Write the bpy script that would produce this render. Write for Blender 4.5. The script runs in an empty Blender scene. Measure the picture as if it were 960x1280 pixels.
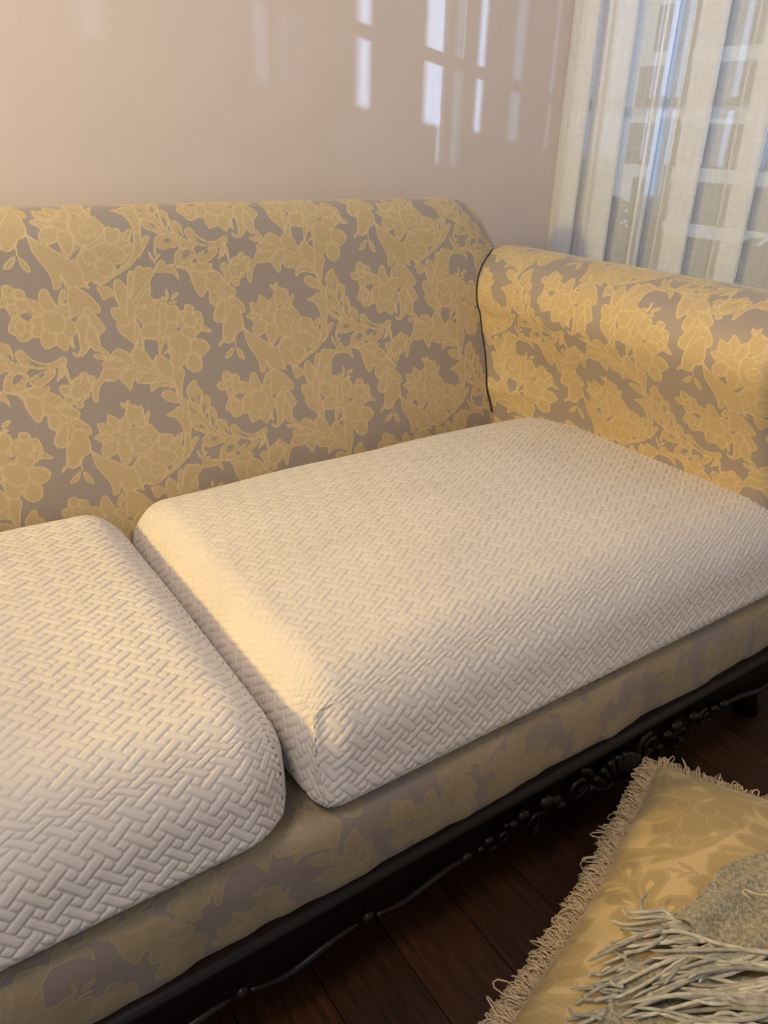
import bpy, bmesh, math, random
import numpy as np
from mathutils import Matrix, Vector
random.seed(7)
rng = np.random.default_rng(7)
scene = bpy.context.scene
col = scene.collection

# ------------------------------------------------------------------ camera
cam_data = bpy.data.cameras.new('camera')
cam = bpy.data.objects.new('camera', cam_data)
col.objects.link(cam)
CAM = Vector((0.0, 0.0, 1.12))
RM = Matrix(((0.82738592, 0.22711053, -0.51366657),
             (-0.56096462, 0.37880895, -0.73608592),
             (0.02740863, 0.89717589, 0.44082217)))
cam.matrix_world = Matrix.Translation(CAM) @ RM.to_4x4()
cam_data.sensor_fit = 'VERTICAL'
cam_data.sensor_height = 36.0
cam_data.lens = 965.0 / 1280.0 * 36.0
cam_data.clip_start = 0.02
scene.camera = cam

# ------------------------------------------------------------------ world and light
world = bpy.data.worlds.new('world')
scene.world = world
world.use_nodes = True
bgn = world.node_tree.nodes['Background']
bgn.inputs['Color'].default_value = (0.71, 0.76, 0.85, 1)
bgn.inputs['Strength'].default_value = 0.57

def light(name, kind, loc, energy, color, target=None, **kw):
    d = bpy.data.lights.new(name, kind)
    d.energy = energy
    d.color = color
    for k, v in kw.items():
        setattr(d, k, v)
    o = bpy.data.objects.new(name, d)
    o.location = loc
    if target is not None:
        o.rotation_euler = (Vector(target) - Vector(loc)).to_track_quat('-Z', 'Y').to_euler()
    col.objects.link(o)
    return o

# table lamp standing off to the left of the sofa, ceiling lamp behind the camera
light('side_lamp_light', 'POINT', (-1.50, 1.18, 1.46), 135.0, (1.0, 0.74, 0.22), shadow_soft_size=0.09)
light('ceiling_lamp_light', 'AREA', (-0.55, 0.25, 2.35), 18.0, (1.0, 0.86, 0.76), target=(0.55, 1.1, 0.5),
      shape='DISK', size=0.55)
# low daylight glinting in from outside through the window
light('window_glint_light', 'SPOT', (6.8, -2.55, 0.30), 8000.0, (0.42, 0.64, 1.0), target=(1.8, 1.2, 1.15),
      shadow_soft_size=0.028, spot_size=math.radians(34), spot_blend=0.1)

scene.view_settings.view_transform = 'Standard'
scene.view_settings.look = 'None'
scene.view_settings.gamma = 1.0
scene.view_settings.use_curve_mapping = False
scene.view_settings.exposure = 0.0

# ------------------------------------------------------------------ helpers
def tag(o, label=None, cat=None, group=None, kind=None):
    if label: o['label'] = label
    if cat: o['category'] = cat
    if group: o['group'] = group
    if kind: o['kind'] = kind
    return o

def link(o, parent=None):
    col.objects.link(o)
    if parent is not None:
        o.parent = parent
    return o

def empty(name, loc=(0, 0, 0)):
    o = bpy.data.objects.new(name, None)
    o.location = loc
    o.empty_display_size = 0.05
    return link(o)

def np_mesh(name, V, F, attrs=None, smooth=True):
    """V (n,3), F (m,4) or (m,3) arrays"""
    V = np.asarray(V, dtype=np.float32)
    F = np.asarray(F, dtype=np.int32)
    k = F.shape[1]
    me = bpy.data.meshes.new(name)
    me.vertices.add(len(V))
    me.vertices.foreach_set('co', V.ravel())
    me.loops.add(F.size)
    me.loops.foreach_set('vertex_index', F.ravel())
    me.polygons.add(len(F))
    me.polygons.foreach_set('loop_start', np.arange(0, F.size, k, dtype=np.int32))
    if smooth:
        me.polygons.foreach_set('use_smooth', np.ones(len(F), dtype=bool))
    me.update(calc_edges=True)
    for n, a in (attrs or {}).items():
        at = me.attributes.new(n, 'FLOAT', 'POINT')
        at.data.foreach_set('value', np.asarray(a, dtype=np.float32).ravel())
    return me

def obj(name, me, mat, parent=None):
    o = bpy.data.objects.new(name, me)
    if mat is not None:
        me.materials.clear()
        me.materials.append(mat)
    link(o, parent)
    if parent is not None:
        o.matrix_parent_inverse = Matrix.Translation(parent.location).inverted()
    return o

def grid_faces(nu, nv, flip=False):
    i, j = np.meshgrid(np.arange(nu - 1), np.arange(nv - 1), indexing='ij')
    a = i * nv + j
    F = np.stack([a, a + nv, a + nv + 1, a + 1], -1).reshape(-1, 4)
    return F[:, ::-1] if flip else F

def grid_obj(name, P, mat, parent=None, attrs=None, flip=False):
    nu, nv = P.shape[:2]
    return obj(name, np_mesh(name, P.reshape(-1, 3), grid_faces(nu, nv, flip), attrs), mat, parent)

class MB:
    """collects simple shapes into one mesh"""
    def __init__(s): s.V = []; s.F = []; s.n = 0
    def add(s, V, F):
        V = np.asarray(V, float).reshape(-1, 3)
        s.V.append(V)
        for f in F: s.F.append([int(q) + s.n for q in f])
        s.n += len(V); return s
    def box(s, a, b):
        x0, y0, z0 = a; x1, y1, z1 = b
        V = [(x0,y0,z0),(x1,y0,z0),(x1,y1,z0),(x0,y1,z0),(x0,y0,z1),(x1,y0,z1),(x1,y1,z1),(x0,y1,z1)]
        F = [(0,3,2,1),(4,5,6,7),(0,1,5,4),(1,2,6,5),(2,3,7,6),(3,0,4,7)]
        return s.add(V, F)
    def tube(s, pts, rad, n=6, cap=True, squash=None):
        pts = np.asarray(pts, float); m = len(pts)
        rad = np.broadcast_to(np.asarray(rad, float), (m,))
        T = np.gradient(pts, axis=0); T /= np.linalg.norm(T, axis=1)[:, None] + 1e-12
        up = np.array([0, 0, 1.0]) if abs(T[0, 2]) < 0.9 else np.array([0, 1.0, 0])
        nrm = np.cross(T[0], up); nrm /= np.linalg.norm(nrm)
        V = []
        for k in range(m):
            nrm = nrm - T[k] * nrm.dot(T[k]); nrm /= np.linalg.norm(nrm) + 1e-12
            bi = np.cross(T[k], nrm)
            for q in range(n):
                a = 2 * math.pi * q / n
                V.append(pts[k] + rad[k] * (math.cos(a) * nrm + math.sin(a) * bi))
        F = []
        for k in range(m - 1):
            for q in range(n):
                q2 = (q + 1) % n
                F.append((k*n+q, k*n+q2, (k+1)*n+q2, (k+1)*n+q))
        if cap:
            F.append(tuple(range(n))[::-1]); F.append(tuple((m-1)*n+q for q in range(n)))
        return s.add(V, F)
    def ball(s, c, r, n=10, m=7):
        r = np.broadcast_to(np.asarray(r, float), (3,))
        V = []; F = []
        for i in range(m + 1):
            t = math.pi * i / m
            for j in range(n):
                p = 2 * math.pi * j / n
                V.append((c[0]+r[0]*math.sin(t)*math.cos(p), c[1]+r[1]*math.sin(t)*math.sin(p), c[2]+r[2]*math.cos(t)))
        for i in range(m):
            for j in range(n):
                j2 = (j+1) % n
                F.append((i*n+j, (i+1)*n+j, (i+1)*n+j2, i*n+j2))
        return s.add(V, F)
    def build(s, name, mat, parent=None, smooth=True, bevel=0.0):
        me = bpy.data.meshes.new(name)
        me.from_pydata(np.concatenate(s.V).tolist(), [], s.F)
        me.update()
        if bevel:
            bm = bmesh.new(); bm.from_mesh(me)
            bmesh.ops.bevel(bm, geom=list(bm.edges), offset=bevel, segments=2, profile=0.6, affect='EDGES')
            bm.to_mesh(me); bm.free()
        if smooth:
            me.polygons.foreach_set('use_smooth', np.ones(len(me.polygons), dtype=bool))
        return obj(name, me, mat, parent)

def catmull(pts, n):
    """smooth open curve through pts, n samples, equally spaced in length"""
    p = np.asarray(pts, float)
    e = np.vstack([2*p[0]-p[1], p, 2*p[-1]-p[-2]])
    out = []
    for i in range(1, len(e) - 2):
        t = np.linspace(0, 1, 40, endpoint=False)[:, None]
        a, b, c, d = e[i-1], e[i], e[i+1], e[i+2]
        out.append(0.5*((2*b)+(c-a)*t+(2*a-5*b+4*c-d)*t**2+(3*b-a-3*c+d)*t**3))
    out.append(p[-1:]); q = np.vstack(out)
    L = np.concatenate([[0], np.cumsum(np.linalg.norm(np.diff(q, axis=0), axis=1))])
    s = np.linspace(0, L[-1], n)
    return np.stack([np.interp(s, L, q[:, k]) for k in range(p.shape[1])], 1), s

def vnoise(x, y, seed=0, scale=1.0):
    """smooth value noise on arrays, about -1..1"""
    r = np.random.default_rng(seed).random((64, 64)) * 2 - 1
    x = np.asarray(x) * scale; y = np.asarray(y) * scale
    xi = np.floor(x).astype(int); yi = np.floor(y).astype(int)
    fx = x - xi; fy = y - yi
    fx = fx*fx*(3-2*fx); fy = fy*fy*(3-2*fy)
    g = lambda a, b: r[a % 64, b % 64]
    return (g(xi, yi)*(1-fx)+g(xi+1, yi)*fx)*(1-fy)+(g(xi, yi+1)*(1-fx)+g(xi+1, yi+1)*fx)*fy

# ------------------------------------------------------------------ materials
def s2l(c):
    return tuple(((v/255)/12.92 if v/255 <= 0.04045 else ((v/255+0.055)/1.055)**2.4) for v in c) + (1.0,)

def new_mat(name):
    m = bpy.data.materials.new(name); m.use_nodes = True
    nt = m.node_tree; nt.nodes.clear()
    out = nt.nodes.new('ShaderNodeOutputMaterial')
    b = nt.nodes.new('ShaderNodeBsdfPrincipled')
    nt.links.new(b.outputs[0], out.inputs[0])
    return m, nt, b, out

def N(nt, kind, **kw):
    n = nt.nodes.new(kind)
    for k, v in kw.items():
        if k in n.bl_rna.properties: setattr(n, k, v)
    return n

def noise(nt, scale, detail=4, rough=0.55, coord='Object', stretch=None):
    tc = N(nt, 'ShaderNodeTexCoord')
    t = N(nt, 'ShaderNodeTexNoise')
    t.inputs['Scale'].default_value = scale
    t.inputs['Detail'].default_value = detail
    t.inputs['Roughness'].default_value = rough
    if stretch:
        mp = N(nt, 'ShaderNodeMapping'); mp.inputs['Scale'].default_value = stretch
        nt.links.new(tc.outputs[coord], mp.inputs[0]); nt.links.new(mp.outputs[0], t.inputs['Vector'])
    else:
        nt.links.new(tc.outputs[coord], t.inputs['Vector'])
    return t

def ramp(nt, src, stops):
    r = N(nt, 'ShaderNodeValToRGB')
    el = r.color_ramp.elements
    while len(el) < len(stops): el.new(0.5)
    for e, (p, c) in zip(el, stops):
        e.position = p; e.color = c
    nt.links.new(src, r.inputs[0])
    return r

def mixc(nt, fac, a, b, blend='MIX'):
    m = N(nt, 'ShaderNodeMix'); m.data_type = 'RGBA'; m.blend_type = blend
    for s, v in ((m.inputs[0], fac), (m.inputs[6], a), (m.inputs[7], b)):
        if hasattr(v, 'is_linked') or isinstance(v, bpy.types.NodeSocket): nt.links.new(v, s)
        else: s.default_value = v
    return m.outputs[2]

def bump(nt, b, src, strength, dist):
    n = N(nt, 'ShaderNodeBump')
    n.inputs['Strength'].default_value = strength; n.inputs['Distance'].default_value = dist
    nt.links.new(src, n.inputs['Height'])
    nt.links.new(n.outputs[0], b.inputs['Normal'])
    return n

def simple(name, rgb, rough=0.6, var=0.06, scale=30, bmp=0.0, spec=0.5, stretch=None, sheen=0.0):
    m, nt, b, out = new_mat(name)
    t = noise(nt, scale, stretch=stretch)
    c = s2l(rgb)
    lo = tuple(v*(1-var) for v in c[:3]) + (1,); hi = tuple(min(1, v*(1+var)) for v in c[:3]) + (1,)
    r = ramp(nt, t.outputs[0], [(0.3, lo), (0.7, hi)])
    nt.links.new(r.outputs[0], b.inputs['Base Color'])
    b.inputs['Roughness'].default_value = rough
    b.inputs['Specular IOR Level'].default_value = spec
    b.inputs['Sheen Weight'].default_value = sheen
    if bmp: bump(nt, b, t.outputs[0], bmp, 0.002)
    return m

def damask_mat(name, ground, motif, line, sheen=0.2, grough=0.44):
    """woven damask: mesh attributes 'motif' (distance to the flower outline) and 'edge' (woven outlines)"""
    m, nt, b, out = new_mat(name)
    am = N(nt, 'ShaderNodeAttribute'); am.attribute_name = 'motif'
    ae = N(nt, 'ShaderNodeAttribute'); ae.attribute_name = 'edge'
    mr = N(nt, 'ShaderNodeMapRange'); mr.interpolation_type = 'SMOOTHSTEP'
    mr.inputs['From Min'].default_value = -0.0005; mr.inputs['From Max'].default_value = 0.0006
    nt.links.new(am.outputs['Fac'], mr.inputs['Value'])
    fine = noise(nt, 420, 3)
    big = noise(nt, 7, 2)
    g = ramp(nt, fine.outputs[0], [(0.25, tuple(v*0.93 for v in s2l(ground)[:3])+(1,)), (0.75, tuple(v*1.05 for v in s2l(ground)[:3])+(1,))])
    t = ramp(nt, fine.outputs[0], [(0.25, tuple(v*0.88 for v in s2l(motif)[:3])+(1,)), (0.75, tuple(v*1.12 for v in s2l(motif)[:3])+(1,))])
    t2 = mixc(nt, ae.outputs['Fac'], t.outputs[0], s2l(line))
    c = mixc(nt, mr.outputs[0], g.outputs[0], t2)
    nt.links.new(c, b.inputs['Base Color'])
    rr = N(nt, 'ShaderNodeMapRange'); rr.inputs['To Min'].default_value = grough; rr.inputs['To Max'].default_value = 0.62
    nt.links.new(mr.outputs[0], rr.inputs['Value']); nt.links.new(rr.outputs[0], b.inputs['Roughness'])
    b.inputs['Specular IOR Level'].default_value = 0.8
    b.inputs['Sheen Weight'].default_value = sheen
    b.inputs['Sheen Roughness'].default_value = 0.4
    # relief: motif slightly proud, fine thread
    ad = N(nt, 'ShaderNodeMath'); ad.operation = 'MULTIPLY_ADD'
    nt.links.new(ae.outputs['Fac'], ad.inputs[0]); ad.inputs[1].default_value = 0.5
    nt.links.new(mr.outputs[0], ad.inputs[2])
    ad2 = N(nt, 'ShaderNodeMath'); ad2.operation = 'MULTIPLY_ADD'
    nt.links.new(fine.outputs[0], ad2.inputs[0]); ad2.inputs[1].default_value = 0.9
    nt.links.new(ad.outputs[0], ad2.inputs[2])
    bump(nt, b, ad2.outputs[0], 0.5, 0.0006)
    return m

M = {}
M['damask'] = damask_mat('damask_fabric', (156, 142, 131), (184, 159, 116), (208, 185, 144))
M['damask_shaded'] = damask_mat('damask_fabric_shaded', (130, 114, 101), (141, 121, 89), (153, 134, 102), grough=0.6)  # same damask cloth, darkened to carry the base's shade in its colours
M['damask_pillow'] = damask_mat('damask_pillow_fabric', (198, 168, 114), (164, 137, 88), (186, 158, 104), grough=0.6)
M['wall'] = simple('wall_paint', (220, 206, 198), 0.85, 0.015, 6, 0.02, 0.2)
M['white_paint'] = simple('white_window_paint', (186, 190, 196), 0.4, 0.02, 10)
M['ceiling'] = simple('ceiling_paint', (225, 220, 212), 0.9, 0.02, 6)
def cover_mat():
    m, nt, b, out = new_mat('quilted_cover_fabric')
    t = noise(nt, 900, 3)
    t2 = noise(nt, 9, 3)
    c = ramp(nt, t2.outputs[0], [(0.3, s2l((206, 194, 182))), (0.7, s2l((214, 202, 190)))])
    nt.links.new(c.outputs[0], b.inputs['Base Color'])
    b.inputs['Roughness'].default_value = 0.85
    b.inputs['Specular IOR Level'].default_value = 0.2
    b.inputs['Sheen Weight'].default_value = 0.35
    b.inputs['Sheen Roughness'].default_value = 0.5
    bump(nt, b, t.outputs[0], 0.5, 0.0010)
    return m
M['cover'] = cover_mat()
def wood_mat(name, a, b_, rough, stretch, scale=18, coat=0.0, spec=0.25):
    m, nt, b, out = new_mat(name)
    t = noise(nt, scale, 6, 0.6, stretch=stretch)
    oi = N(nt, 'ShaderNodeObjectInfo')
    r = ramp(nt, t.outputs[0], [(0.3, s2l(a)), (0.75, s2l(b_))])
    hs = N(nt, 'ShaderNodeHueSaturation')
    mr = N(nt, 'ShaderNodeMapRange'); mr.inputs['To Min'].default_value = 0.7; mr.inputs['To Max'].default_value = 1.25
    nt.links.new(oi.outputs['Random'], mr.inputs['Value']); nt.links.new(mr.outputs[0], hs.inputs['Value'])
    nt.links.new(r.outputs[0], hs.inputs['Color'])
    nt.links.new(hs.outputs[0], b.inputs['Base Color'])
    b.inputs['Roughness'].default_value = rough
    b.inputs['Coat Weight'].default_value = coat
    b.inputs['Specular IOR Level'].default_value = spec
    b.inputs['Coat Roughness'].default_value = 0.2
    bump(nt, b, t.outputs[0], 0.15, 0.001)
    return m
M['plank'] = wood_mat('floor_wood', (34, 18, 9), (74, 42, 20), 0.45, (14, 1.0, 14), 9)
M['subfloor'] = simple('subfloor_wood', (14, 9, 7), 0.9)
M['carved'] = wood_mat('carved_dark_wood', (12, 7, 5), (26, 14, 9), 0.36, (3, 14, 14), 8, coat=0.0, spec=0.22)
M['fringe'] = simple('fringe_thread', (198, 170, 128), 0.6, 0.15, 160, sheen=0.2)
def throw_mat():
    m, nt, b, out = new_mat('throw_wool')
    t = noise(nt, 190, 3, 0.6)
    c = ramp(nt, t.outputs[0], [(0.32, s2l((104, 95, 76))), (0.68, s2l((170, 158, 130)))])
    nt.links.new(c.outputs[0], b.inputs['Base Color'])
    b.inputs['Roughness'].default_value = 0.9
    b.inputs['Sheen Weight'].default_value = 0.3
    bump(nt, b, t.outputs[0], 0.9, 0.002)
    return m
M['throw'] = throw_mat()
M['strand'] = wood_mat('throw_fringe_yarn', (146, 138, 122), (190, 182, 164), 0.85, (1, 1, 1), 90)
def sheer_mat():
    m = bpy.data.materials.new('sheer_curtain_cloth'); m.use_nodes = True
    nt = m.node_tree; nt.nodes.clear()
    out = N(nt, 'ShaderNodeOutputMaterial')
    tr = N(nt, 'ShaderNodeBsdfTransparent'); df = N(nt, 'ShaderNodeBsdfDiffuse'); tl = N(nt, 'ShaderNodeBsdfTranslucent')
    df.inputs[0].default_value = s2l((244, 247, 254)); tl.inputs[0].default_value = s2l((240, 242, 244))
    a = N(nt, 'ShaderNodeMixShader'); a.inputs[0].default_value = 0.15
    nt.links.new(df.outputs[0], a.inputs[1]); nt.links.new(tl.outputs[0], a.inputs[2])
    # slubby open weave: horizontal and vertical threads vary how much shows through
    n1 = noise(nt, 1.0, 4, 0.6, stretch=(40, 40, 300)); n2 = noise(nt, 1.0, 4, 0.6, stretch=(160, 160, 14))
    ad = N(nt, 'ShaderNodeMath'); ad.operation = 'ADD'
    nt.links.new(n1.outputs[0], ad.inputs[0]); nt.links.new(n2.outputs[0], ad.inputs[1])
    mr = N(nt, 'ShaderNodeMapRange')
    mr.inputs['From Min'].default_value = 0.7; mr.inputs['From Max'].default_value = 1.3
    mr.inputs['To Min'].default_value = 0.38; mr.inputs['To Max'].default_value = 0.50
    nt.links.new(ad.outputs[0], mr.inputs['Value'])
    s = N(nt, 'ShaderNodeMixShader')
    nt.links.new(mr.outputs[0], s.inputs[0]); nt.links.new(tr.outputs[0], s.inputs[2]); nt.links.new(a.outputs[0], s.inputs[1])
    nt.links.new(s.outputs[0], out.inputs[0])
    return m
M['sheer'] = sheer_mat()
def glass_mat():
    m = bpy.data.materials.new('window_glass'); m.use_nodes = True
    nt = m.node_tree; nt.nodes.clear()
    out = N(nt, 'ShaderNodeOutputMaterial')
    tr = N(nt, 'ShaderNodeBsdfTransparent'); gl = N(nt, 'ShaderNodeBsdfGlossy'); gl.inputs['Roughness'].default_value = 0.02
    tr.inputs[0].default_value = (0.93, 0.95, 0.96, 1)
    t = noise(nt, 4, 2); mr = N(nt, 'ShaderNodeMapRange'); mr.inputs['To Min'].default_value = 0.04; mr.inputs['To Max'].default_value = 0.07
    nt.links.new(t.outputs[0], mr.inputs['Value'])
    s = N(nt, 'ShaderNodeMixShader'); nt.links.new(mr.outputs[0], s.inputs[0])
    nt.links.new(tr.outputs[0], s.inputs[1]); nt.links.new(gl.outputs[0], s.inputs[2]); nt.links.new(s.outputs[0], out.inputs[0])
    return m
M['glass'] = glass_mat()
M['fence'] = wood_mat('fence_board_wood', (112, 112, 112), (150, 150, 150), 0.8, (2, 2, 16), 6)
M['leaf'] = simple('shrub_leaf', (74, 82, 62), 0.6, 0.3, 20)
M['bark'] = simple('shrub_bark', (70, 58, 48), 0.9, 0.2, 30)
M['ground'] = simple('garden_ground', (92, 88, 74), 0.95, 0.2, 8)
M['brass'] = simple('curtain_rod_metal', (120, 96, 60), 0.35, 0.05, 20)

# ------------------------------------------------------------------ the room
YW, XW = 1.66, 1.80
def struct(name, mb, mat, **kw):
    o = mb.build(name, mat, smooth=False, **kw); o['kind'] = 'structure'; return o
floor = struct('floor', MB().box((-2.6, -2.0, -0.08), (XW, YW, -0.02)), M['subfloor'])
PW = 0.125
x = -2.6; k = 0
while x < XW - 0.02:
    w = min(PW, XW - x)
    cut = -0.4 + 0.9 * math.sin(k * 2.4)
    for (ya, yb) in ((-2.0, cut), (cut, YW)):
        MB().box((x + 0.0009, ya + 0.0008, -0.02), (x + w - 0.0009, yb - 0.0008, 0.0)).build('plank', M['plank'], floor, smooth=False, bevel=0.0012)
    x += PW if k else (0.3478 + 2.6) % PW
    k += 1
struct('wall_back', MB().box((-2.6, YW, -0.08), (XW + 0.14, YW + 0.14, 2.55)), M['wall'])
# right wall with the window opening
WY0, WY1, WZ0, WZ1 = 0.10, 1.585, 0.66, 2.15
wr = MB()
wr.box((XW, -2.0, -0.08), (XW + 0.14, WY0, 2.55)); wr.box((XW, WY1, -0.08), (XW + 0.028, YW, 2.55))
wr.box((XW, WY0, -0.08), (XW + 0.14, WY1, WZ0)); wr.box((XW, WY0, WZ1), (XW + 0.14, WY1, 2.55))
struct('wall_right', wr, M['wall'])
struct('baseboard_back', MB().box((-2.6, YW - 0.016, 0.0), (XW, YW, 0.11)), M['white_paint'])
struct('baseboard_right', MB().box((XW - 0.016, -2.0, 0.0), (XW, YW - 0.016, 0.11)), M['white_paint'])
# window: frame, bars and panes
fx0, fx1 = XW - 0.004, XW + 0.028
fr = MB(); t = 0.022
fr.box((fx0, WY0, WZ0), (fx1, WY0 + t, WZ1)); fr.box((fx0, WY1 - t, WZ0), (fx1, WY1, WZ1))
fr.box((fx0, WY0 + t, WZ0), (fx1, WY1 - t, WZ0 + t)); fr.box((fx0, WY0 + t, WZ1 - t), (fx1, WY1 - t, WZ1))
win = struct('window_1', fr, M['white_paint'])
ym = 0.5 * (WY0 + WY1); zbars = (1.185, 1.66)
for zb in zbars:
    MB().box((fx0 + 0.01, WY0 + t, zb - 0.012), (fx1 - 0.01, WY1 - t, zb + 0.012)).build('glazing_bar', M['white_paint'], win, smooth=False)
MB().box((fx0, ym - 0.022, WZ0 + t), (fx1, ym + 0.022, WZ1 - t)).build('mullion', M['white_paint'], win, smooth=False)
MB().box((XW - 0.05, WY0 - 0.04, WZ0 - 0.03), (XW - 0.004, WY1 + 0.04, WZ0)).build('window_sill', M['white_paint'], win, smooth=False, bevel=0.004)
zs = [WZ0 + t] + [v for zb in zbars for v in (zb - 0.012, zb + 0.012)] + [WZ1 - t]
for (ya, yb) in ((WY0 + t, ym - 0.022), (ym + 0.022, WY1 - t)):
    for q in range(0, len(zs), 2):
        MB().box((fx0 + 0.014, ya, zs[q]), (fx0 + 0.018, yb, zs[q + 1])).build('pane', M['glass'], win, smooth=False)

# ------------------------------------------------------------------ outside: board fence, shrubs, ground
g = struct('ground', MB().box((XW + 0.14, -6, -1.2), (9.0, 7, -1.1)), M['ground'])
fence = empty('board_fence', (4.0, 2.3, -1.1))
tag(fence, 'weathered grey board fence outside seen through the sheer curtain', 'fence')
zf = -1.0; q = 0
while zf < 3.0:
    off = 0.05 * math.sin(q * 1.9)
    MB().box((4.0, 1.1, zf), (4.03, 3.32 + off, zf + 0.215)).build('board', M['fence'], fence, smooth=False, bevel=0.004)
    zf += 0.285; q += 1
for yp in (1.25, 2.2, 3.1):
    MB().box((4.03, yp, -1.1), (4.12, yp + 0.09, 3.1)).build('post', M['fence'], fence, smooth=False)

gobo = empty('gobo_slats', (2.4, 0.7, -1.1))  # unseen slats, added to cut the outside light into wall patches
tag(gobo, 'added unseen light-shaping slatted trellis outside, standing close to the right part of the window', 'gobo')
gaps = [(1.055, 1.036), (0.978, 0.945), (0.893, 0.871), (0.849, 0.827), (0.818, 0.773), (0.694, 0.666), (0.601, 0.587), (0.579, 0.564), (0.551, 0.538), (0.458, 0.432), (0.392, 0.366), (0.30, 0.27)]
yt = 1.15
for (ga, gb) in gaps + [(0.10, 0.05)]:
    MB().box((2.395, ga, -1.1), (2.41, yt, 2.6)).build('slat', M['fence'], gobo, smooth=False)
    yt = gb
for (za, zb, ya, yb) in ((-0.9, 0.972, 0.84, 1.15), (-0.9, 0.90, 0.80, 0.84), (-0.9, 0.965, 0.0, 0.79), (1.92, 1.98, 0.0, 1.15)):
    MB().box((2.41, ya, za), (2.425, yb, zb)).build('rail', M['fence'], gobo, smooth=False)

def leaf_cloud(n, center, rad, size, seed):
    r = np.random.default_rng(seed)
    mb = MB()
    d = r.normal(size=(n, 3)); d /= np.linalg.norm(d, axis=1)[:, None]
    P = np.array(center) + d * (r.random((n, 1)) ** 0.4) * np.array(rad)
    for p in P:
        a = r.normal(size=3); a /= np.linalg.norm(a); b = np.cross(a, r.normal(size=3)); b /= np.linalg.norm(b)
        L = size * (0.7 + 0.6 * r.random()); W = L * 0.45
        c = np.cross(a, b) * L * 0.15
        mb.add([p - a*L*0.5, p + b*W*0.5 + c, p + a*L*0.5, p - b*W*0.5 + c], [(0, 1, 2), (0, 2, 3)])
    return mb
SHR = [((3.3, 2.78, 0.30), (0.40, 0.34, 0.56), 'round leafy shrub outside, nearest the room corner behind the curtain'),
       ((3.35, 1.88, 0.22), (0.42, 0.44, 0.58), 'broad leafy shrub outside, seen lower right through the curtain')]
for i, (c, r_, lab) in enumerate(SHR):
    e = empty('garden_shrub', (c[0], c[1], -1.1)); tag(e, lab, 'shrub', 'shrubs outside the window')
    lf = leaf_cloud(2600, c, r_, 0.085, 20 + i).build('foliage', M['leaf'], e, smooth=False); lf['kind'] = 'stuff'
    MB().tube([(c[0], c[1], -1.1), (c[0] + 0.02, c[1], -0.5), (c[0], c[1] + 0.03, c[2])], [0.04, 0.03, 0.012]).build('stem', M['bark'], e)

# ------------------------------------------------------------------ sheer curtain
XC = 1.70
cur = empty('sheer_curtain', (XC, 0.9, 0.02))
tag(cur, 'long cream sheer curtain hanging in soft folds before the window', 'curtain')
bands = [(1.655, 1.578), (1.537, 1.457), (1.366, 1.345), (1.295, 1.213), (1.128, 1.060), (0.975, 0.94), (0.885, 0.80), (0.70, 0.63), (0.545, 0.46), (0.40, 0.37), (0.30, 0.22)]
path = []
for k, (yl, yr) in enumerate(bands):
    # front layer, folded back under itself, then the single-layer stretch to the next fold
    w = yl - yr
    path += [(yl + 0.004, XC + 0.006), (yl, XC - 0.004), (yl - 0.3*w, XC - 0.012), (yl - 0.7*w, XC - 0.010), (yr, XC - 0.002),
             (yr - 0.003, XC + 0.006), (yr + 0.05*w, XC + 0.012), (yr + 0.5*w, XC + 0.014), (yl - 0.1*w, XC + 0.018), (yl - 0.06*w, XC + 0.026)]
    nl = bands[k + 1][0] if k + 1 < len(bands) else 0.12
    path += [(yl - 0.2*w, XC + 0.032), (yr, XC + 0.034), (0.5*(yr + nl), XC + 0.030 + 0.006*math.sin(k*2.1)), (nl + 0.012, XC + 0.020)]
pth, sl = catmull(np.array(path), 620)
zz = np.linspace(0.02, 2.27, 42)
Pc = np.zeros((len(pth), len(zz), 3))
for j, z in enumerate(zz):
    sway = 0.004 * np.sin(sl * 9 + z * 2.2) * (1 - abs(z - 1.2) * 0.3)
    sp = 1.0 + 0.02 * (1.1 - z)
    Pc[:, j, 0] = pth[:, 1] + 0.35 * sway
    Pc[:, j, 1] = pth[:, 0] + sway
    Pc[:, j, 2] = z
grid_obj('cloth', Pc, M['sheer'], cur)
rod = empty('curtain_rod', (XC + 0.012, 0.9, 2.284)); tag(rod, 'slim brass rod carrying the sheer curtain', 'curtain rod')
MB().tube([(XC + 0.012, -0.05, 2.284), (XC + 0.012, 0.8, 2.284), (XC + 0.012, 1.655, 2.284)], 0.011, 12).build('pole', M['brass'], rod)
for yb in (0.02, 1.62):
    MB().tube([(XC + 0.012, yb, 2.284), (XW - 0.02, yb, 2.284), (XW, yb, 2.284)], [0.008, 0.008, 0.02], 10).build('bracket', M['brass'], rod)

# ------------------------------------------------------------------ damask pattern (one repeat, woven over and over)
LA = np.array([0.3646, -0.1895]); LB = np.array([0.0355, -0.3759])
BK0 = np.array([0.0, 1.37, 0.50]); BKT = np.array([0.0, 0.075, 0.43]); BKT = BKT / np.linalg.norm(BKT)
BKN = np.cross([1.0, 0, 0], BKT)
RW = np.array([[0.82738592, -0.22711053, 0.51366657], [-0.56096462, -0.37880895, 0.73608592], [0.02740863, -0.89717589, -0.44082217]])
def sheet_uv(P):
    """drawing-sheet coordinates of the motif drawing -> flat cloth metres"""
    d = np.stack([(P[:, 0]-480)/965, (P[:, 1]-640)/965, np.ones(len(P))], 1) @ RW.T
    c = np.array([0, 0, 1.12]); t = ((BK0 - c) @ BKN) / (d @ BKN)
    Q = c + d * t[:, None]
    return np.stack([Q[:, 0], (Q - BK0) @ BKT], 1)
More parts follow.
